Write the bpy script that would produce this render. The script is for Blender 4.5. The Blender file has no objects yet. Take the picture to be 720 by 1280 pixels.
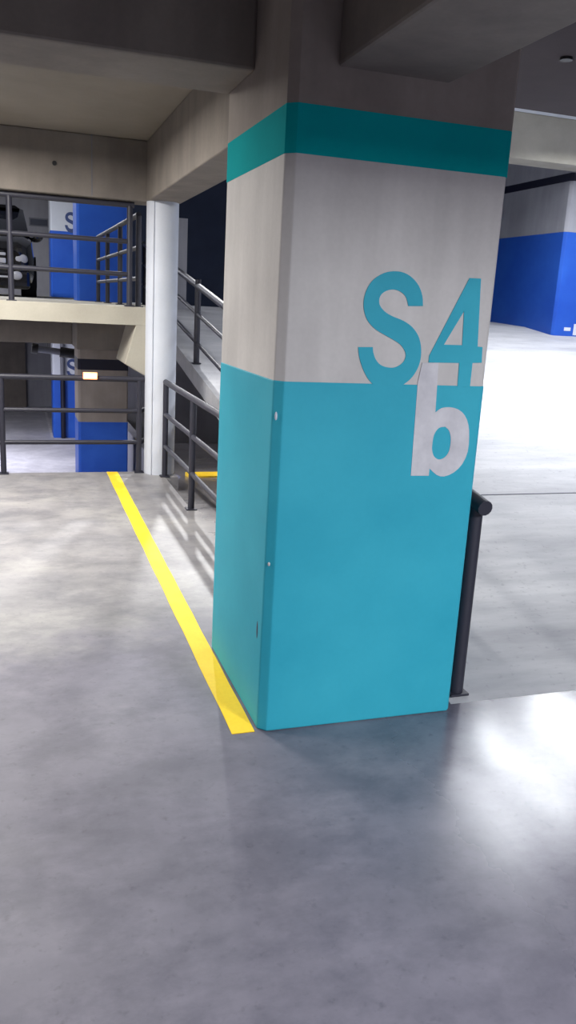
import bpy, bmesh, math
from mathutils import Vector, Matrix

# ------------------------------------------------------------------ basics
scn = bpy.context.scene
col = scn.collection
scn.view_settings.view_transform = 'Standard'
scn.view_settings.look = 'None'
scn.view_settings.gamma = 1.0
scn.view_settings.use_curve_mapping = False
scn.view_settings.exposure = 0.0


def srgb(r, g, b):
    def f(c):
        c /= 255.0
        return c / 12.92 if c <= 0.04045 else ((c + 0.055) / 1.055) ** 2.4
    return (f(r), f(g), f(b), 1.0)


# ------------------------------------------------------------------ materials
def base_mat(name):
    m = bpy.data.materials.new(name)
    m.use_nodes = True
    nt = m.node_tree
    b = nt.nodes['Principled BSDF']
    return m, nt, b


def noise(nt, scale, detail=4.0, rough=0.55, stretch=(1, 1, 1), loc=(0, 0, 0)):
    g = nt.nodes.new('ShaderNodeNewGeometry')
    mp = nt.nodes.new('ShaderNodeMapping')
    mp.inputs['Scale'].default_value = stretch
    mp.inputs['Location'].default_value = loc
    nt.links.new(g.outputs['Position'], mp.inputs['Vector'])
    n = nt.nodes.new('ShaderNodeTexNoise')
    n.inputs['Scale'].default_value = scale
    n.inputs['Detail'].default_value = detail
    n.inputs['Roughness'].default_value = rough
    nt.links.new(mp.outputs['Vector'], n.inputs['Vector'])
    return n.outputs['Fac']


def ramp(nt, fac, stops):
    r = nt.nodes.new('ShaderNodeValToRGB')
    e = r.color_ramp.elements
    e[0].position, e[0].color = stops[0]
    e[1].position, e[1].color = stops[-1]
    for p, c in stops[1:-1]:
        x = e.new(p)
        x.color = c
    nt.links.new(fac, r.inputs['Fac'])
    return r.outputs['Color']


def mix(nt, a, b, fac, mode='MIX'):
    m = nt.nodes.new('ShaderNodeMix')
    m.data_type = 'RGBA'
    m.blend_type = mode
    if isinstance(fac, float):
        m.inputs[0].default_value = fac
    else:
        nt.links.new(fac, m.inputs[0])
    for sock, v in ((m.inputs[6], a), (m.inputs[7], b)):
        if isinstance(v, tuple):
            sock.default_value = v
        else:
            nt.links.new(v, sock)
    return m.outputs[2]


def maprange(nt, v, a, b, c, d):
    m = nt.nodes.new('ShaderNodeMapRange')
    nt.links.new(v, m.inputs[0])
    for i, x in enumerate((a, b, c, d)):
        m.inputs[i + 1].default_value = x
    return m.outputs[0]


def bump(nt, b, h, strength, dist=0.01):
    n = nt.nodes.new('ShaderNodeBump')
    n.inputs['Strength'].default_value = strength
    n.inputs['Distance'].default_value = dist
    nt.links.new(h, n.inputs['Height'])
    nt.links.new(n.outputs['Normal'], b.inputs['Normal'])


def mottled(name, c1, c2, scale=1.5, rough=0.8, streak=False, fine=0.12, bmp=0.15, spec=0.3):
    """concrete or paint with broad blotches, fine grain and optional vertical runs"""
    m, nt, b = base_mat(name)
    big = noise(nt, scale, 5, 0.6)
    c = ramp(nt, big, [(0.3, c1), (0.7, c2)])
    if streak:
        st = noise(nt, 5.0, 3, 0.6, (1, 1, 0.12))
        c = mix(nt, c, ramp(nt, st, [(0.35, (0.72, 0.72, 0.72, 1)), (0.62, (1, 1, 1, 1))]), 0.45, 'MULTIPLY')
    gr = noise(nt, 60, 2, 0.5)
    c = mix(nt, c, ramp(nt, gr, [(0.3, (0.8, 0.8, 0.8, 1)), (0.7, (1, 1, 1, 1))]), fine, 'MULTIPLY')
    nt.links.new(c, b.inputs['Base Color'])
    b.inputs['Roughness'].default_value = rough
    b.inputs['Specular IOR Level'].default_value = spec
    if bmp:
        bump(nt, b, noise(nt, 25, 4, 0.6), bmp, 0.004)
    return m


def plain(name, c, rough=0.5, metal=0.0, emit=None, strength=0.0, coat=0.0):
    m, nt, b = base_mat(name)
    gr = noise(nt, 40, 2, 0.5)
    cc = mix(nt, c, ramp(nt, gr, [(0.3, (0.82, 0.82, 0.82, 1)), (0.7, (1, 1, 1, 1))]), 0.4, 'MULTIPLY')
    nt.links.new(cc, b.inputs['Base Color'])
    b.inputs['Roughness'].default_value = rough
    b.inputs['Metallic'].default_value = metal
    b.inputs['Coat Weight'].default_value = coat
    if emit:
        b.inputs['Emission Color'].default_value = emit
        b.inputs['Emission Strength'].default_value = strength
    return m


def floor_mat(name, c1, c2, c3, r0, r1, spec=0.5, stretch=(1, 1, 1), zoned=False):
    m, nt, b = base_mat(name)
    big = noise(nt, 0.9, 6, 0.62, stretch)
    c = ramp(nt, big, [(0.32, c1), (0.5, c2), (0.68, c3)])
    mid = noise(nt, 4.0, 6, 0.68, stretch, (3, 1, 0))
    c = mix(nt, c, ramp(nt, mid, [(0.36, (0.66, 0.67, 0.70, 1)), (0.6, (1, 1, 1, 1))]), 0.55, 'MULTIPLY')
    spk = noise(nt, 26.0, 3, 0.6)
    c = mix(nt, c, ramp(nt, spk, [(0.24, (0.55, 0.55, 0.58, 1)), (0.40, (1, 1, 1, 1))]), 0.6, 'MULTIPLY')
    if zoned:
        # floor toned darker and violet in front of the column; tyre stains all over
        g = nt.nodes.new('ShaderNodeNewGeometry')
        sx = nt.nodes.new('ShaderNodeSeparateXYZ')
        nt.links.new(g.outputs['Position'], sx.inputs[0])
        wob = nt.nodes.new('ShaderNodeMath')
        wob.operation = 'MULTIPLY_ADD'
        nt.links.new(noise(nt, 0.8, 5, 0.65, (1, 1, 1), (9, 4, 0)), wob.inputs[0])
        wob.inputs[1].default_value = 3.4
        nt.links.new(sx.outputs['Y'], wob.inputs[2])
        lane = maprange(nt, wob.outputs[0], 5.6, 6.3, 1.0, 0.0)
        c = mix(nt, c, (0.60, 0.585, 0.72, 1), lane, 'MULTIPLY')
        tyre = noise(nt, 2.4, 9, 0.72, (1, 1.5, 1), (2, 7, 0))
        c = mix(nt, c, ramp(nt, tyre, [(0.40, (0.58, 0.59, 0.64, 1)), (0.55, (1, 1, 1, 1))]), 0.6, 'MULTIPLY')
    nt.links.new(c, b.inputs['Base Color'])
    rg = maprange(nt, noise(nt, 1.7, 5, 0.6, stretch, (5, 2, 0)), 0.3, 0.7, r0, r1)
    if zoned:
        # the finish is worn matt left of the column and still polished on the right
        g = nt.nodes.new('ShaderNodeNewGeometry')
        sx = nt.nodes.new('ShaderNodeSeparateXYZ')
        nt.links.new(g.outputs['Position'], sx.inputs[0])
        mt = maprange(nt, sx.outputs['X'], 1.6, 0.7, 0.0, 0.42)
        ad = nt.nodes.new('ShaderNodeMath')
        ad.operation = 'ADD'
        nt.links.new(rg, ad.inputs[0])
        nt.links.new(mt, ad.inputs[1])
        rg = ad.outputs[0]
    nt.links.new(rg, b.inputs['Roughness'])
    b.inputs['Specular IOR Level'].default_value = spec
    bump(nt, b, noise(nt, 2.0, 2, 0.4), 0.02, 0.01)
    return m


M = {}
M['floor'] = floor_mat('polished_concrete', srgb(128, 126, 128), srgb(148, 145, 146), srgb(164, 161, 158), 0.14, 0.24, 0.7, zoned=True)
M['ramp'] = floor_mat('ramp_concrete', srgb(158, 158, 163), srgb(174, 174, 178), srgb(188, 188, 191), 0.55, 0.7, 0.3, (0.35, 1.6, 1))
M['lower_floor'] = floor_mat('lower_concrete', srgb(168, 167, 175), srgb(184, 183, 190), srgb(200, 199, 205), 0.4, 0.6, 0.4)
M['beam'] = mottled('beam_concrete', srgb(114, 107, 102), srgb(140, 132, 124), 1.3, 0.9, True, 0.25, 0.2)
M['soffit'] = mottled('soffit_concrete', srgb(126, 119, 110), srgb(146, 138, 128), 0.9, 0.9, False, 0.2, 0.15)
M['dark_soffit'] = mottled('dark_soffit_tone', srgb(74, 68, 72), srgb(88, 81, 84), 0.9, 0.95, False, 0.2, 0.15)  # even tone, set darker than the other soffits
M['cream'] = mottled('edge_concrete', srgb(164, 159, 147), srgb(182, 177, 164), 2.0, 0.85, False, 0.2, 0.1)
M['wall'] = mottled('wall_concrete', srgb(150, 150, 158), srgb(170, 170, 178), 0.8, 0.9, True, 0.2, 0.1)
M['dark_wall'] = mottled('dark_navy_wall', srgb(48, 56, 74), srgb(60, 68, 88), 0.8, 0.8, False, 0.2, 0.1)  # even dark navy tone for the wall behind the ramp
M['grey_wash'] = mottled('column_grey_wash', srgb(196, 192, 190), srgb(214, 210, 207), 1.6, 0.75, True, 0.2, 0.1)
M['white_paint'] = mottled('white_paint', srgb(200, 205, 216), srgb(212, 216, 226), 2.0, 0.5, False, 0.1, 0.05)
M['teal'] = mottled('teal_paint', srgb(44, 160, 184), srgb(58, 174, 196), 1.8, 0.6, False, 0.12, 0.08, 0.25)
M['band_teal'] = mottled('teal_band_paint', srgb(4, 158, 162), srgb(8, 168, 172), 1.8, 0.95, False, 0.12, 0.08, 0.05)
M['blue'] = mottled('blue_paint', srgb(30, 80, 184), srgb(42, 96, 198), 1.6, 0.45, False, 0.1, 0.05, 0.4)
M['blue_band'] = plain('navy_paint', srgb(12, 12, 38), 0.5)
M['blue_letter'] = plain('blue_letter_paint', srgb(60, 78, 130), 0.6)
M['bare'] = mottled('bare_concrete', srgb(140, 131, 124), srgb(164, 154, 146), 1.6, 0.9, True, 0.2, 0.2)
M['yellow'] = mottled('yellow_paint', srgb(250, 205, 40), srgb(255, 218, 60), 5.0, 0.6, False, 0.3, 0.1)
M['letter_white'] = mottled('letter_wash', srgb(196, 194, 200), srgb(220, 218, 222), 9.0, 0.7, True, 0.2, 0.1)
M['rail'] = plain('dark_rail_paint', srgb(44, 44, 56), 0.5)
M['pipe'] = plain('grey_pipe', srgb(110, 112, 122), 0.5)
M['black'] = plain('black_plastic', srgb(16, 16, 20), 0.5)
M['car_paint'] = plain('black_car_paint', srgb(12, 10, 16), 0.15, 0.0, None, 0, 1.0)
M['car_glass'] = plain('dark_car_glass', srgb(8, 9, 14), 0.05)
M['chrome'] = plain('bright_trim', srgb(235, 236, 242), 0.2, 0.3)
M['lens'] = plain('clear_lens', srgb(205, 205, 210), 0.12)
M['tyre'] = plain('tyre_rubber', srgb(18, 18, 20), 0.85)
M['lamp_body'] = plain('lamp_housing', srgb(225, 225, 225), 0.5)
M['tube'] = plain('lamp_tube', srgb(240, 245, 255), 0.4, 0, (0.9, 0.95, 1, 1), 6.0)
M['amber'] = plain('amber_light', srgb(255, 190, 140), 0.4, 0, (1.0, 0.30, 0.12, 1), 2.4)
M['amber_core'] = plain('amber_light_core', srgb(255, 240, 225), 0.4, 0, (1.0, 0.74, 0.60, 1), 2.0)
M['sign_grey'] = plain('sign_grey', srgb(62, 66, 82), 0.6)


# ------------------------------------------------------------------ mesh helpers (world coordinates)
def add_box(bm, x0, x1, y0, y1, z0, z1):
    v = [bm.verts.new((x, y, z)) for z in (z0, z1) for (x, y) in ((x0, y0), (x1, y0), (x1, y1), (x0, y1))]
    for f in ((3, 2, 1, 0), (4, 5, 6, 7), (0, 1, 5, 4), (1, 2, 6, 5), (2, 3, 7, 6), (3, 0, 4, 7)):
        bm.faces.new([v[i] for i in f])


def add_loft(bm, rings, caps=True):
    vs = [[bm.verts.new(p) for p in r] for r in rings]
    n = len(vs[0])
    for a, b in zip(vs, vs[1:]):
        for i in range(n):
            bm.faces.new((a[i], a[(i + 1) % n], b[(i + 1) % n], b[i]))
    if caps:
        bm.faces.new(vs[0][::-1])
        bm.faces.new(vs[-1])


def add_prism(bm, pts, z0, z1):
    """plan polygon extruded in z"""
    add_loft(bm, [[(x, y, z0) for x, y in pts], [(x, y, z1) for x, y in pts]])


def add_tube(bm, pts, r, seg=12):
    pts = [Vector(p) for p in pts]
    rings = []
    for i, p in enumerate(pts):
        t = (pts[min(i + 1, len(pts) - 1)] - pts[max(i - 1, 0)]).normalized()
        up = Vector((0, 0, 1)) if abs(t.z) < 0.9 else Vector((1, 0, 0))
        a = t.cross(up).normalized()
        b = a.cross(t).normalized()
        rings.append([tuple(p + r * (math.cos(2 * math.pi * k / seg) * a + math.sin(2 * math.pi * k / seg) * b)) for k in range(seg)])
    add_loft(bm, rings)


def add_ellipsoid(bm, c, r, su=16, sv=10):
    m = Matrix.Translation(c) @ Matrix.Diagonal((r[0], r[1], r[2], 1))
    bmesh.ops.create_uvsphere(bm, u_segments=su, v_segments=sv, radius=1.0, matrix=m)


def build(name, bm, mat, parent=None, kind=None, bevel=0.0, smooth=False, origin=None):
    bmesh.ops.recalc_face_normals(bm, faces=bm.faces[:])
    off = Vector((0, 0, 0))
    if parent is not None:
        off = parent_world(parent)
    elif origin is not None:
        off = Vector(origin)
    for v in bm.verts:
        v.co -= off
    me = bpy.data.meshes.new(name)
    bm.to_mesh(me)
    bm.free()
    me.materials.append(mat)
    if smooth:
        me.polygons.foreach_set('use_smooth', [True] * len(me.polygons))
        me.set_sharp_from_angle(angle=math.radians(40))
    o = bpy.data.objects.new(name, me)
    col.objects.link(o)
    if parent is not None:
        o.parent = parent
    else:
        o.location = off
    if kind:
        o['kind'] = kind
    if bevel:
        md = o.modifiers.new('edge', 'BEVEL')
        md.width = bevel
        md.segments = 2
        md.limit_method = 'ANGLE'
    return o


def parent_world(o):
    p = Vector((0, 0, 0))
    while o is not None:
        p += o.location
        o = o.parent
    return p


def thing(name, loc, label, cat, group=None):
    o = bpy.data.objects.new(name, None)
    o.empty_display_size = 0.2
    col.objects.link(o)
    o.location = loc
    o['label'] = label
    o['category'] = cat
    if group:
        o['group'] = group
    return o


def tag(o, label, cat, group=None):
    o['label'] = label
    o['category'] = cat
    if group:
        o['group'] = group
    return o


def boxobj(name, dims, mat, parent=None, kind=None, bevel=0.0, origin=None):
    bm = bmesh.new()
    add_box(bm, *dims)
    return build(name, bm, mat, parent, kind, bevel, False, origin)


def tubeobj(name, pts, r, mat, parent, seg=12):
    bm = bmesh.new()
    add_tube(bm, pts, r, seg)
    return build(name, bm, mat, parent, None, 0, True)


# ------------------------------------------------------------------ levels
G = 0.0        # our parking level
UP = 1.61      # half level above, beyond the railing
LO = -1.6      # half level below
SOF = 3.1      # slab soffit of our level
BB = 2.57      # underside of beams
R0 = 2.95      # ramp starts here


def ramp_z(y):
    prof = [(R0, 0.0), (11.6, 1.462), (12.4, 1.565), (13.4, 1.61), (40, 1.61)]
    if y <= R0:
        return 0.0
    for (a, za), (b, zb) in zip(prof, prof[1:]):
        if y <= b:
            return za + (zb - za) * (y - a) / (b - a)
    return 1.61


# ------------------------------------------------------------------ the setting: floors
bm = bmesh.new()
add_prism(bm, [(-8, -6), (11, -6), (11, R0), (1.82, R0), (1.82, 6.6), (1.36, 6.6), (1.36, 7.86), (1.49, 7.86), (1.49, 8.15), (-8, 8.15)], -0.17, 0.0)
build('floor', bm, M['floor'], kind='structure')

bm = bmesh.new()
ys = [R0, 4, 5, 6, 6.05, 7, 8, 9, 10, 11, 11.6, 12, 12.4, 12.9, 13.4, 22]
rings = []
for y in ys:
    z = ramp_z(y)
    rings.append([(1.82, y, z - 0.18), (11, y, z - 0.18), (11, y, z), (1.82, y, z)])
add_loft(bm, rings)
build('floor_ramp', bm, M['ramp'], kind='structure')
# thin expansion joint across the ramp
zj = ramp_z(5.27)
boxobj('trim_1', (1.83, 11, 5.263, 5.278, zj - 0.01, zj + 0.0035), M['pipe'], kind='structure')

# sloping floor that drops away under the ramp
bm = bmesh.new()
def dz(y):
    return -0.11 * (y - 6.6)
P = [(1.361, 6.6), (6, 6.6), (6, 16), (1.78, 16), (1.78, 9.2), (1.50, 8.3), (1.50, 7.86), (1.361, 7.86)]
add_loft(bm, [[(x, y, dz(y) - 0.17) for x, y in P], [(x, y, dz(y) - 0.002) for x, y in P]])
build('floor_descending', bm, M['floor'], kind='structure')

bm = bmesh.new()
add_prism(bm, [(-8, 8.15), (1.2, 8.15), (1.2, 9.2), (1.615, 9.2), (1.615, 22), (-8, 22)], 1.44, UP)
build('floor_upper', bm, M['cream'], kind='structure')
boxobj('floor_lower', (-8, 1.77, 8.4, 25.5, LO - 0.2, LO), M['lower_floor'], kind='structure')
# wall under our floor edge, closing the lower level
boxobj('wall_under_edge', (-8, 1.36, 8.0, 8.15, LO, -0.17), M['wall'], kind='structure')
boxobj('wall_under_side', (1.77, 1.9, 9.4, 25.5, LO - 0.2, -0.5), M['wall'], kind='structure')
boxobj('wall_under_back', (1.9, 6, 15.6, 15.8, -1.6, 1.3), M['wall'], kind='structure')

# ------------------------------------------------------------------ the setting: ceilings and beams
boxobj('ceiling', (-8, 1.40, -6, 8.5, SOF, SOF + 0.2), M['soffit'], kind='structure')
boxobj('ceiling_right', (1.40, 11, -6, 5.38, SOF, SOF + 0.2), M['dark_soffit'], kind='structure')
bm = bmesh.new()
add_box(bm, -8, 11, 5.4, 22, 4.55, 4.75)
build('ceiling_upper', bm, M['white_paint'], kind='structure')

boxobj('beam_near', (-8, 0.9045, 3.36, 3.78, BB, SOF), M['beam'], kind='structure', bevel=0.012)
boxobj('beam_front', (1.07, 1.50, -6, 2.896, 2.50, SOF), M['beam'], kind='structure', bevel=0.012)
boxobj('shade_beam', (1.50, 11, 0.45, 0.90, BB, SOF), M['beam'], kind='structure', bevel=0.012)  # unseen beam added to shade the column top from the front lamp
boxobj('shade_beam_left', (-8, 1.07, 0.45, 0.90, BB, SOF), M['beam'], kind='structure', bevel=0.012)  # its left half, also added as a light blocker out of view
boxobj('beam_far', (-8, 1.50, 8.15, 8.5, BB, SOF), M['beam'], kind='structure', bevel=0.012)
boxobj('beam_side', (1.19, 1.50, 3.80, 8.149, BB, SOF), M['beam'], kind='structure', bevel=0.012)
boxobj('beam_upper', (1.9, 11, 11.1, 11.55, 3.935, 4.55), M['cream'], kind='structure', bevel=0.012)
boxobj('beam_lower', (-8, 0.80, 12.9, 13.3, 0.97, 1.44), M['beam'], kind='structure', bevel=0.012)
boxobj('beam_lower_haunch', (0.80, 1.72, 11.95, 13.5, 0.955, 1.44), M['beam'], kind='structure', bevel=0.012)
# tapered bracket under the corner of the upper slab
bm = bmesh.new()
Q = [(1.102, 1.44), (0.997, 1.068), (1.192, 0.957), (1.215, 1.0), (1.235, 1.44)]
add_loft(bm, [[(x, 8.15, z) for x, z in Q], [(x, 8.9, z) for x, z in Q]])
build('beam_bracket', bm, M['cream'], kind='structure', bevel=0.008)
# construction joint on the far beam
boxobj('trim_2', (0.690, 0.698, 8.1475, 8.152, BB + 0.01, SOF), M['pipe'], kind='structure')

# ------------------------------------------------------------------ the setting: outer walls
boxobj('wall_left', (-8.2, -8, -6, 25.5, LO - 0.2, 4.75), M['wall'], kind='structure')
boxobj('wall_right', (11, 11.2, -6, 22, -0.2, 4.75), M['wall'], kind='structure')
boxobj('wall_behind', (-8.2, 11.2, -6.2, -6, -0.2, 4.75), M['wall'], kind='structure')
boxobj('wall_back_upper', (-8.2, 1.85, 22, 22.2, 1.44, 4.75), M['wall'], kind='structure')
boxobj('wall_back_lower', (-8.2, 1.9, 25.5, 25.7, LO - 0.2, 1.44), M['wall'], kind='structure')
bm = bmesh.new()
add_box(bm, 1.85, 11, 15.2, 15.4, 1.58, 4.55)
build('wall_back_ramp', bm, M['dark_wall'], kind='structure')
# low grey panel wall on the far landing beside the dark wall
boxobj('wall_panel', (1.90, 2.412, 12.40, 12.55, 1.54, 2.845), M['wall'], kind='structure')
# dark recess in the lower back wall
boxobj('wall_recess', (-8, 0.24, 25.2, 25.498, LO, 1.44), M['beam'], kind='structure')


# ------------------------------------------------------------------ columns
def chamfered(x, y, w, l, c, e=0.0):
    x0, x1, y0, y1 = x - e, x + w + e, y - e, y + l + e
    return [(x0 + c, y0), (x1 - c * .5, y0), (x1, y0 + c * .5), (x1, y1 - c), (x1 - c, y1), (x0 + c, y1), (x0, y1 - c), (x0, y0 + c)]


def sheet_letter(name, outer, hole, y0, depth, mat, parent, dx=0.0, dzv=0.0):
    """flat painted character standing a hair proud of a wall facing -Y"""
    bm = bmesh.new()
    edges = []
    for loop in ([outer] + ([hole] if hole else [])):
        vs = [bm.verts.new((x + dx, y0, z + dzv)) for x, z in loop]
        for a, b in zip(vs, vs[1:] + vs[:1]):
            edges.append(bm.edges.new((a, b)))
    r = bmesh.ops.triangle_fill(bm, use_beauty=True, edges=edges)
    faces = [g for g in r['geom'] if isinstance(g, bmesh.types.BMFace)]
    ex = bmesh.ops.extrude_face_region(bm, geom=faces)
    for g in ex['geom']:
        if isinstance(g, bmesh.types.BMVert):
            g.co.y += depth
    return build(name, bm, mat, parent)


L_S = [(1.472, 1.726), (1.466, 1.762), (1.447, 1.799), (1.416, 1.827), (1.379, 1.843), (1.339, 1.845), (1.3, 1.836), (1.262, 1.812), (1.239, 1.78), (1.228, 1.74), (1.231, 1.701), (1.248, 1.664), (1.278, 1.636), (1.314, 1.617), (1.357, 1.598), (1.391, 1.58), (1.412, 1.557), (1.418, 1.536), (1.411, 1.516), (1.394, 1.501), (1.371, 1.492), (1.341, 1.493), (1.314, 1.502), (1.294, 1.521), (1.282, 1.546), (1.278, 1.566), (1.219, 1.564), (1.224, 1.535), (1.237, 1.499), (1.257, 1.463), (1.279, 1.437), (1.306, 1.419), (1.353, 1.409), (1.394, 1.417), (1.424, 1.432), (1.453, 1.458), (1.475, 1.496), (1.483, 1.539), (1.478, 1.58), (1.463, 1.616), (1.434, 1.647), (1.396, 1.668), (1.354, 1.681), (1.323, 1.694), (1.301, 1.711), (1.29, 1.73), (1.292, 1.752), (1.306, 1.768), (1.33, 1.778), (1.355, 1.779), (1.381, 1.77), (1.4, 1.752), (1.411, 1.723)]
L_4 = [(1.659, 1.84), (1.709, 1.841), (1.726, 1.584), (1.748, 1.583), (1.752, 1.522), (1.711, 1.52), (1.711, 1.426), (1.655, 1.425), (1.652, 1.518), (1.518, 1.516), (1.518, 1.542)]
L_4H = [(1.65, 1.716), (1.657, 1.587), (1.577, 1.586)]
L_B = [(1.491, 1.514), (1.561, 1.516), (1.568, 1.322), (1.593, 1.34), (1.631, 1.344), (1.67, 1.335), (1.701, 1.312), (1.722, 1.274), (1.731, 1.225), (1.732, 1.165), (1.713, 1.114), (1.678, 1.079), (1.635, 1.063), (1.601, 1.07), (1.566, 1.097), (1.566, 1.067), (1.486, 1.068), (1.479, 1.438)]
L_BH = [(1.568, 1.19), (1.572, 1.234), (1.591, 1.261), (1.618, 1.266), (1.638, 1.249), (1.649, 1.215), (1.647, 1.17), (1.631, 1.143), (1.605, 1.133), (1.582, 1.145), (1.571, 1.167)]


def smooth_loop(p, n=3, ends=False):
    """Catmull-Rom rounding, keeping sharp corners"""
    out = []
    N = len(p)
    def sharp(i):
        if ends and i in (0, N - 1):
            return True
        a = Vector(p[i]) - Vector(p[i - 1])
        b = Vector(p[(i + 1) % N]) - Vector(p[i])
        return a.angle(b) > math.radians(50)
    for i in range(N):
        p0, p1, p2, p3 = Vector(p[i - 1]), Vector(p[i]), Vector(p[(i + 1) % N]), Vector(p[(i + 2) % N])
        if sharp(i):
            p0 = p1 - (p2 - p1)
        if sharp((i + 1) % N):
            p3 = p2 + (p2 - p1)
        for k in range(n):
            t = k / n
            q = 0.5 * ((2 * p1) + (p2 - p0) * t + (2 * p0 - 5 * p1 + 4 * p2 - p3) * t * t + (3 * p1 - p0 - 3 * p2 + p3) * t ** 3)
            out.append((q.x, q.y))
    return out


def column(x, y, w, l, z0, top, paint, band, label, seam=1.431, b1=2.213, b2=2.373, c=0.032, shaft=None):
    t = thing('column', (x + w / 2, y + l / 2, z0), label, 'column')
    bm = bmesh.new()
    add_prism(bm, chamfered(x, y, w, l, c), z0, top)
    build('shaft', bm, shaft or M['grey_wash'], t, bevel=0.006)
    bm = bmesh.new()
    add_prism(bm, chamfered(x, y, w, l, c, 0.002), z0 + 0.001, z0 + seam)
    build('painted_base', bm, paint, t, bevel=0.006)
    if z0 + b2 < top:
        bm = bmesh.new()
        add_prism(bm, chamfered(x, y, w, l, c, 0.002), z0 + b1, z0 + b2)
        build('painted_band', bm, band, t)
    return t


CX, CY, CW, CL = 0.9045, 2.8957, 0.8777, 0.9055
main = column(CX, CY, CW, CL, G, SOF, M['teal'], M['band_teal'],
              'big square concrete column with teal base, teal band and S4b lettering')
tb = M['teal']
bm = bmesh.new()
add_prism(bm, chamfered(CX, CY, CW, CL, 0.032, 0.0015), 2.373, SOF)
build('bare_top', bm, M['bare'], main)
o = sheet_letter('painted_letter_s', smooth_loop(L_S), None, CY - 0.0027, 0.0025, tb, main)
o['label'] = 'teal letter S'
o = sheet_letter('painted_digit_four', L_4, L_4H, CY - 0.0027, 0.0025, tb, main)
o['label'] = 'teal digit 4'
o = sheet_letter('painted_letter_b', L_B[:2] + smooth_loop(L_B[2:15], 2, True)[:-2] + L_B[14:], smooth_loop(L_BH), CY - 0.0033, 0.003, M['letter_white'], main)
o['label'] = 'grey-white letter b cut into the teal'
# knocks in the paint of the left-hand face and the front arris
for n, p, r, m in (('scuff_mark', (CX - 0.001, 2.984, 0.415), (0.003, 0.010, 0.042), M['sign_grey']),
                   ('paint_chip', (CX + 0.008, CY + 0.008, 1.30), (0.005, 0.005, 0.016), M['white_paint']),
                   ('paint_chip', (CX + 0.010, CY + 0.010, 0.72), (0.005, 0.005, 0.008), M['grey_wash'])):
    bm = bmesh.new()
    add_ellipsoid(bm, p, r)
    build(n, bm, m, main, smooth=True)


def letter_s(parent, x, y, z0, mat):
    sheet_letter('painted_letter_s', smooth_loop(L_S), None, y - 0.005, 0.004, mat, parent, x - CX, z0)


NBX, NBY, NBW = 0.865, 12.7, 0.74
column(NBX, NBY, NBW, 0.8, UP, 4.55, M['blue'], M['blue_band'], 'nearer blue column on the upper half level behind the upper railing')
column(NBX, NBY, NBW, 0.8, LO, 0.955, M['blue'], M['blue_band'], 'blue and grey column on the lower half level behind the amber light', shaft=M['bare'])
c1 = column(0.78, 19.8, 0.8777, 0.9, UP, 4.55, M['blue'], M['blue_band'], 'farther white-topped blue column on the upper half level beside the car', shaft=M['white_paint'])
letter_s(c1, 0.78, 19.8, UP, M['blue_letter'])
c2 = column(0.78, 19.8, 0.8777, 0.9, LO, 1.44, M['blue'], M['blue_band'], 'farther white-topped blue column on the lower half level with a conduit', shaft=M['white_paint'])
letter_s(c2, 0.78, 19.8, LO, M['blue_letter'])
tubeobj('conduit', [(1.00, 19.74, LO + 0.01), (1.00, 19.74, LO + 1.43)], 0.055, M['blue_band'], c2)
tubeobj('conduit', [(1.00, 19.74, LO + 1.431), (1.00, 19.74, 1.43)], 0.05, M['pipe'], c2)

pier = column(8.262, 11.6, 2.3, 2.9, 1.445, 4.55, M['blue'], M['blue_band'], 'wide blue pier at the top of the ramp', shaft=M['wall'], seam=1.62, b1=2.37, b2=2.49, c=0.04)
for x0, x1, z0, z1 in ((8.475, 8.60, 1.545, 1.60), (8.655, 8.90, 1.48, 1.66)):
    boxobj('bare_patch', (x0, x1, 11.594, 11.599, z0, z1), M['white_paint'], pier)

# round white column at the corner of the floor
t = thing('round_column', (1.337, 8.10, 0), 'slim white round column at the end of the railing', 'column')
bm = bmesh.new()
n = 40
add_loft(bm, [[(1.337 + .150 * math.cos(a), 8.10 + .150 * math.sin(a), z) for a in [2 * math.pi * k / n for k in range(n)]] for z in (0.0, 1.3, BB)])
build('shaft', bm, M['white_paint'], t, smooth=True)
bm = bmesh.new()
add_tube(bm, [(1.237, 7.985, 0.002), (1.237, 7.985, BB - 0.002)], 0.010, 10)
build('pale_line', bm, M['white_paint'], t, smooth=True)  # thin tube added to draw the pale vertical line on the shaft

# ------------------------------------------------------------------ yellow floor stripe
bm = bmesh.new()
pts = []
NS = 24
lft, rgt = [], []
for i in range(NS + 1):
    f = i / NS
    y = 2.904 + (8.14 - 2.904) * f
    w = 0.002 * math.sin(i * 1.7)
    lft.append((0.792 + 0.029 * f + w, y))
    rgt.append((0.888 + 0.042 * f + 0.0015 * math.sin(i * 2.3), y))
poly = lft + rgt[::-1]
add_prism(bm, poly, 0.0, 0.003)
o = build('floor_stripe', bm, M['yellow'], origin=(0.85, 2.904, 0))
tag(o, 'long yellow painted stripe on the floor running past the teal column', 'floor marking')
o = boxobj('floor_stripe', (1.85, 4.5, 9.1, 9.34, dz(9.1) - 0.03, dz(9.1) + 0.016), M['yellow'], origin=(3, 9.1, dz(9.1)))
tag(o, 'short piece of yellow stripe on the sunken floor behind the side railing', 'floor marking')
o = boxobj('floor_stripe', (0.72, 0.78, 19.9, 24.3, LO, LO + 0.004), M['letter_white'], origin=(0.75, 22, LO))
tag(o, 'thin pale line on the lower floor beside the far column', 'floor marking')


# ------------------------------------------------------------------ railings
def post(parent, x, y, z0, h, r=0.027):
    p = tubeobj('post', [(x, y, z0 + 0.004), (x, y, z0 + h)], r, M['rail'], parent, 14)
    bm = bmesh.new()
    add_box(bm, x - .045, x + .045, y - .045, y + .045, z0, z0 + 0.010)
    build('base_plate', bm, M['rail'], p)
    return p


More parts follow.
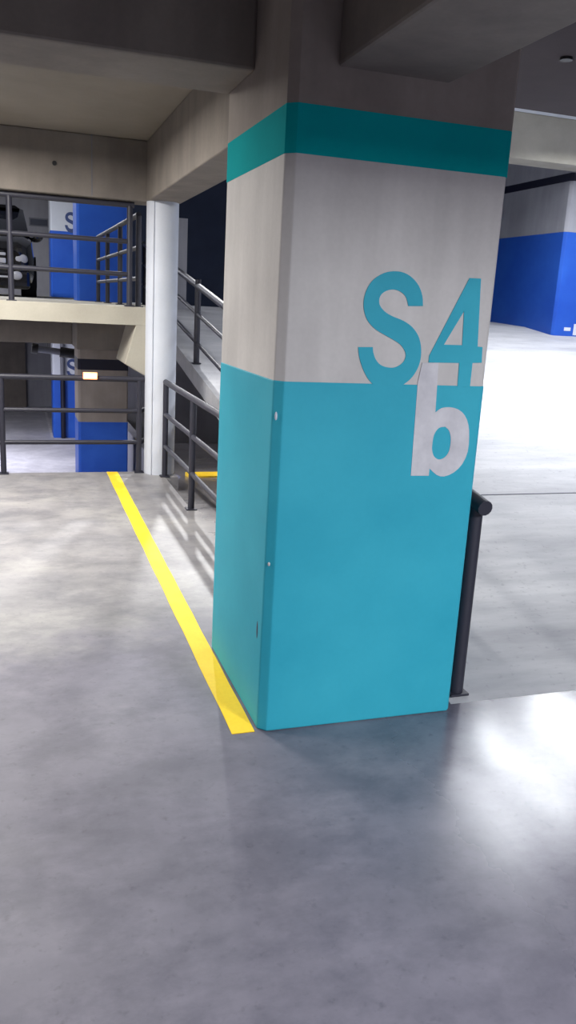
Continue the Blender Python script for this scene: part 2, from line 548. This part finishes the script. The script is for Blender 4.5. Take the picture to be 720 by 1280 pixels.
def railing(label, p0, p1, posts, heights, zf, r_top=0.027, r_mid=0.022, ext=(0, 0), group=None, ph=None, r_post=0.027):
    """p0, p1 plan points; zf(x, y) = floor height under the rail"""
    base = (p0[0], p0[1], zf(*p0))
    t = thing('railing', base, label, 'railing', group)
    d = (Vector(p1) - Vector(p0)).normalized()
    a = Vector(p0) - d * ext[0]
    b = Vector(p1) + d * ext[1]
    for (x, y) in posts:
        post(t, x, y, zf(x, y), ph or heights[0] - 0.01, r_post)
    def zl(q):
        f = (Vector(q) - Vector(p0)).length / (Vector(p1) - Vector(p0)).length
        s = (Vector(q) - Vector(p0)).dot(d)
        L = (Vector(p1) - Vector(p0)).length
        return zf(*p0) + (zf(*p1) - zf(*p0)) * s / L
    for i, h in enumerate(heights):
        if i == 0:
            tubeobj('handrail', [(a.x, a.y, zl(a) + h), (b.x, b.y, zl(b) + h)], r_top, M['rail'], t, 14)
        else:
            tubeobj('mid_rail', [(p0[0], p0[1], zf(*p0) + h), (p1[0], p1[1], zf(*p1) + h)], r_mid, M['rail'], t, 12)
    return t


HS = (0.925, 0.615, 0.305)
flat = lambda x, y: 0.0
r1 = railing('dark railing along the floor edge left of the white column', (-6.5, 8.12), (1.135, 8.12),
             [(1.135 - 1.28 * k, 8.12) for k in range(6)], HS, flat, ext=(0, 0.05))
for h in HS:
    tubeobj('return_rail', [(1.15, 8.135, h - 0.005), (1.195, 8.24, h), (1.30, 8.42, h)], 0.024, M['rail'], r1)
railing('dark railing running from the white column back toward the teal column', (1.36, 7.90), (1.36, 5.24),
        [(1.36, 7.90), (1.36, 6.58), (1.36, 5.26)], HS, flat, ext=(0.02, 0.02))
railing('dark railing along the edge of the upper half level in front of the car', (-6.5, 8.25), (1.05, 8.25),
        [(1.05 - 1.08 * k, 8.25) for k in range(7)], (0.93, 0.60, 0.30), lambda x, y: UP, ext=(0, 0.04))
railing('dark side railing on the upper half level in front of the blue column', (1.15, 8.36), (1.10, 12.0),
        [(1.15, 8.36), (1.14, 8.95), (1.13, 9.7), (1.115, 10.9), (1.10, 12.0)], (0.86, 0.56, 0.27), lambda x, y: UP)

r5 = railing('dark sloping handrail with posts along the open side of the ramp', (1.885, 3.03), (1.885, 13.2),
             [(1.885, 3.03 + 2.0 * k) for k in range(6)], (0.905, 0.61, 0.30), lambda x, y: ramp_z(y), ext=(0.075, 0), r_top=0.034, r_post=0.033)

# small amber light clamped on the handrail
t = thing('marker_light', (0.664, 8.085, 0.925), 'small glowing amber light on the handrail in front of the lower blue column', 'light')
boxobj('light_housing', (0.597, 0.729, 8.062, 8.092, 0.920, 0.985), M['amber'], t, bevel=0.006)
boxobj('light_lens', (0.606, 0.720, 8.056, 8.063, 0.932, 0.974), M['amber_core'], t, bevel=0.003)

# ------------------------------------------------------------------ pipes and fittings
t = thing('ceiling_pipe', (0.6, 14.6, 1.44), 'grey pipe with black couplings hanging under the slab of the lower level', 'pipe')
tubeobj('pipe_run', [(0.27, 14.6, 0.785), (0.72, 14.6, 0.735), (1.55, 14.6, 0.65)], 0.055, M['pipe'], t, 16)
tubeobj('coupling', [(0.245, 14.6, 0.788), (0.345, 14.6, 0.777)], 0.085, M['black'], t, 16)
tubeobj('coupling', [(0.70, 14.6, 0.737), (1.05, 14.6, 0.702)], 0.085, M['black'], t, 16)
for x, z in ((0.5, 0.76), (1.3, 0.68)):
    tubeobj('hanger_rod', [(x, 14.6, z + .03), (x, 14.6, 1.44)], 0.008, M['pipe'], t, 8)


def plug(x, y, z, axis, r, label):
    bm = bmesh.new()
    d = Vector((0, -1, 0)) if axis == 'y' else Vector((0, 0, -1))
    p = Vector((x, y, z))
    add_tube(bm, [p - d * .004, p + d * .010, p + d * .014], r, 12)
    o = build('anchor_plug', bm, M['black'], None, smooth=True, origin=(x, y, z))
    tag(o, label, 'anchor')


plug(0.367, 8.15, 2.825, 'y', 0.020, 'small black anchor hole in the face of the far beam')
plug(2.911, 4.278, SOF, 'z', 0.035, 'small black plug in the ceiling right of the teal column')

t = thing('wall_sign', (0.52, 21.99, 3.0), 'small faded dark sign on the grey wall behind the car', 'sign')
boxobj('sign_panel', (0.40, 0.80, 21.97, 22.0, 3.28, 3.42), M['sign_grey'], t, bevel=0.004)
boxobj('sign_frame', (0.37, 0.83, 21.985, 22.0, 3.25, 3.45), M['pipe'], t)

# ------------------------------------------------------------------ the car on the upper half level
def car():
    cx, yf, zb = -0.58, 14.25, UP
    t = thing('car', (cx, yf + 2.2, zb), 'black car with bright grille bars parked on the upper half level', 'car')
    def ring(y, hw, zlo, zhi, tum=0.06, n=5):
        pts = []
        # rounded section in the XZ plane
        prof = [(-hw * .96, zlo), (-hw, zlo + .12), (-hw, (zlo + zhi) * .5), (-hw + tum * .6, zhi - .07), (-hw + tum + .10, zhi),
                (hw - tum - .10, zhi), (hw - tum * .6, zhi - .07), (hw, (zlo + zhi) * .5), (hw, zlo + .12), (hw * .96, zlo)]
        return [(cx + x, y, zb + z) for x, z in prof]
    bm = bmesh.new()
    st = [(yf, .70, .30, .74), (yf + .08, .80, .26, .84), (yf + .30, .88, .22, .92), (yf + .9, .91, .20, .99), (yf + 1.4, .92, .20, 1.03),
          (yf + 3.6, .92, .20, 1.04), (yf + 4.2, .88, .24, 1.02), (yf + 4.45, .80, .30, .95)]
    add_loft(bm, [ring(*s) for s in st])
    build('body', bm, M['car_paint'], t, smooth=True, bevel=0.01)
    bm = bmesh.new()
    def cab(y, hw, z0, z1):
        return [(cx + x, y, zb + z) for x, z in ((-hw, z0), (-hw + .10 * (z1 - z0) / .5, z1 - .04), (-hw + .2 * (z1 - z0) / .5, z1),
                                                 (hw - .2 * (z1 - z0) / .5, z1), (hw - .10 * (z1 - z0) / .5, z1 - .04), (hw, z0))]
    add_loft(bm, [cab(yf + 1.05, .84, 1.0, 1.05), cab(yf + 1.85, .86, 1.0, 1.52), cab(yf + 2.4, .86, 1.0, 1.58), cab(yf + 3.5, .86, 1.0, 1.55), cab(yf + 4.3, .82, 1.0, 1.1)])
    build('cabin_glass', bm, M['car_glass'], t, smooth=True)
    bm = bmesh.new()
    add_loft(bm, [[(cx + x, y, zb + z) for x, z in ((-.70, z0), (-.62, z0 + .05), (.62, z0 + .05), (.70, z0))] for y, z0 in ((yf + 1.75, 1.49), (yf + 2.4, 1.56), (yf + 3.6, 1.53))])
    build('roof', bm, M['car_paint'], t, smooth=True)
    # front end
    boxobj('grille', (cx - .44, cx + .44, yf - .015, yf + .06, zb + .42, zb + .70), M['black'], t, bevel=0.02)
    for z, h in ((.645, .022), (.545, .038), (.455, .038), (.10, .0)):
        if h:
            boxobj('grille_bar', (cx - .46, cx + .46, yf - .045, yf + .02, zb + z - h, zb + z + h), M['chrome'], t, bevel=0.012)
    boxobj('bumper', (cx - .82, cx + .82, yf - .06, yf + .25, zb + .12, zb + .40), M['car_paint'], t, bevel=0.05)
    boxobj('bumper_strip', (cx - .50, cx + .50, yf - .075, yf - .05, zb + .285, zb + .315), M['chrome'], t, bevel=0.008)
    for s in (-1, 1):
        bm = bmesh.new()
        add_ellipsoid(bm, (cx + s * .66, yf + .075, zb + .585), (.135, .085, .095), 18, 12)
        build('headlight', bm, M['lens'], t, smooth=True)
        bm = bmesh.new()
        add_ellipsoid(bm, (cx + s * .62, yf - .05, zb + .325), (.085, .035, .07), 14, 10)
        build('fog_light', bm, M['lens'], t, smooth=True)
        mr = None
        bm = bmesh.new()
        add_ellipsoid(bm, (cx + s * .95, yf + 1.5, zb + 1.02), (.13, .07, .09), 14, 10)
        mr = build('side_mirror', bm, M['car_paint'], t, smooth=True)
        bm = bmesh.new()
        add_ellipsoid(bm, (cx + s * .88, yf + 1.435, zb + 1.05), (.05, .02, .05), 12, 8)
        build('indicator', bm, M['lens'], mr, smooth=True)
        for yy in (yf + .85, yf + 3.55):
            bm = bmesh.new()
            add_tube(bm, [(cx + s * .70, yy, zb + .33), (cx + s * .93, yy, zb + .33)], .33, 28)
            w = build('wheel', bm, M['tyre'], t, smooth=True)
            bm = bmesh.new()
            add_tube(bm, [(cx + s * .90, yy, zb + .33), (cx + s * .94, yy, zb + .33)], .19, 20)
            build('hub_cap', bm, M['pipe'], w, smooth=True)


car()

# ------------------------------------------------------------------ lamps
def lamp(x, y, z, length, power, top, along='x', color=(0.93, 0.96, 1.0), label='', width=0.16, spread=180):
    t = thing('ceiling_lamp', (x, y, top), label, 'lamp', 'fluorescent ceiling lamps')
    hx, hy = (length / 2, width / 2) if along == 'x' else (width / 2, length / 2)
    boxobj('housing', (x - hx, x + hx, y - hy, y + hy, z + .03, z + .09), M['lamp_body'], t, bevel=0.008)
    e = .05
    for s in (-1, 1):
        if along == 'x':
            a, b = (x - hx + e, y + s * .04, z + .005), (x + hx - e, y + s * .04, z + .005)
        else:
            a, b = (x + s * .04, y - hy + e, z + .005), (x + s * .04, y + hy - e, z + .005)
        tubeobj('lamp_tube', [a, b], .014, M['tube'], t, 10)
        q = .3 * length
        px, py = (x + s * q, y) if along == 'x' else (x, y + s * q)
        if top - z > 0.12:
            tubeobj('hanger_rod', [(px, py, z + .09), (px, py, top)], .006, M['pipe'], t, 6)
    L = bpy.data.lights.new('lamp_light', 'AREA')
    L.shape = 'RECTANGLE'
    L.size, L.size_y = (2 * hx, 2 * hy)
    L.energy = power
    L.color = color
    L.spread = math.radians(spread)
    lo = bpy.data.objects.new('lamp_light', L)
    col.objects.link(lo)
    lo.parent = t
    lo.location = (0, 0, z - 0.02 - top)
    return t


LAMPS = [
    # over the ramp
    (5.2, 7.0, 4.30, 2.4, 125, 4.55, 'y', (0.93, 0.96, 1.0), 'twin-tube lamp over the middle of the ramp', 125),
    (6.4, 8.4, 4.30, 2.4, 92, 4.55, 'y', (0.93, 0.96, 1.0), 'added twin-tube lamp over the ramp between its two neighbours', 150),  # third lamp added to broaden the reflection in the front floor
    (7.8, 9.0, 4.30, 2.6, 165, 4.55, 'y', (0.93, 0.96, 1.0), 'twin-tube lamp over the ramp nearest the wide blue pier', 160),
    (9.8, 8.6, 4.30, 1.2, 45, 4.55, 'x', (0.93, 0.96, 1.0), 'twin-tube lamp in front of the wide blue pier', 150),
    # upper half level
    (-1.2, 16.6, 4.35, 1.6, 330, 4.55, 'x', (0.95, 0.96, 1.0), 'twin-tube lamp over the upper half level above the car', 180),
    (-1.5, 11.2, 4.35, 1.2, 110, 4.55, 'x', (0.95, 0.96, 1.0), 'added twin-tube lamp lighting the car front on the upper half level', 180),  # unseen lamp put in to brighten the grille bars
    # lower half level
    (-1.6, 16.5, 1.30, 1.6, 300, 1.44, 'x', (0.90, 0.90, 1.0), 'twin-tube lamp under the slab of the lower level'),
    (-1.6, 10.6, 1.30, 1.2, 110, 1.44, 'y', (0.95, 0.95, 1.0), 'added twin-tube lamp under the slab just beyond the floor edge'),  # added out of view to light the near lower column
    (3.3, 9.2, 0.58, 1.0, 34, 0.785, 'x', (1.0, 0.95, 0.93), 'added twin-tube lamp under the ramp lighting the sunken floor'),  # no fixture known here; added to lift the dark sunken floor
    # our level
    (-0.5, 6.3, 2.95, 1.8, 180, 3.10, 'y', (1.0, 0.97, 0.92), 'twin-tube lamp in the bay left of the yellow stripe'),
    (-2.4, 4.6, 2.95, 1.2, 150, 3.10, 'y', (1.0, 0.97, 0.92), 'added twin-tube lamp farther left in the bay, behind the near beam'),  # extra unseen lamp for the left face of the teal column
    (-1.2, -2.0, 3.00, 1.6, 60, 3.10, 'x', (0.90, 0.91, 1.0), 'twin-tube lamp behind the photographer on the left'),
    (2.9, -1.9, 3.00, 2.2, 540, 3.10, 'y', (0.92, 0.95, 1.0), 'twin-tube lamp behind the photographer on the right'),
]
for a in LAMPS:
    lamp(*a[:8], label=a[8], spread=(a[9] if len(a) > 9 else 180))

# floodlight on the far landing, aimed down through the railing at our floor
src, aim = Vector((2.2, 10.9, 4.0)), Vector((0.9, 6.2, 0.0))
t = thing('floodlight', (2.2, 10.9, 4.55), 'floodlight on a rod over the open side of the ramp', 'lamp')
tubeobj('hanger_rod', [(2.2, 10.96, 4.06), (2.2, 10.96, 4.55)], .012, M['pipe'], t, 8)
bm = bmesh.new()
dv = (aim - src).normalized()
add_tube(bm, [src - dv * .14, src - dv * .02, src - dv * .015], .10, 18)
build('housing', bm, M['black'], t, smooth=True)
L = bpy.data.lights.new('lamp_light', 'AREA')
L.shape = 'DISK'
L.size = 0.12
L.energy = 14
L.spread = math.radians(46)
lo = bpy.data.objects.new('lamp_light', L)
col.objects.link(lo)
lo.parent = t
lo.location = src - Vector((2.2, 10.9, 4.55))
lo.rotation_euler = dv.to_track_quat('-Z', 'Y').to_euler()

# ------------------------------------------------------------------ world
w = bpy.data.worlds.new('world')
scn.world = w
w.use_nodes = True
bg = w.node_tree.nodes['Background']
bg.inputs[0].default_value = (0.75, 0.8, 1.0, 1)
bg.inputs[1].default_value = 0.05

# ------------------------------------------------------------------ camera
F = 1023.083
right = Vector((0.95031287, -0.30674008, 0.05306578))
down = Vector((-0.02608565, -0.24833513, -0.96832288))
fwd = Vector((0.31020153, 0.91882544, -0.24399759))
cd = bpy.data.cameras.new('camera')
cam = bpy.data.objects.new('camera', cd)
col.objects.link(cam)
m = Matrix((( right.x, -down.x, -fwd.x, 0), (right.y, -down.y, -fwd.y, 0), (right.z, -down.z, -fwd.z, 1.7), (0, 0, 0, 1)))
cam.matrix_world = m
cd.sensor_fit = 'VERTICAL'
cd.sensor_height = 36.0
cd.lens = F / 1280.0 * 36.0
cd.clip_start = 0.05
cd.clip_end = 200
scn.camera = cam
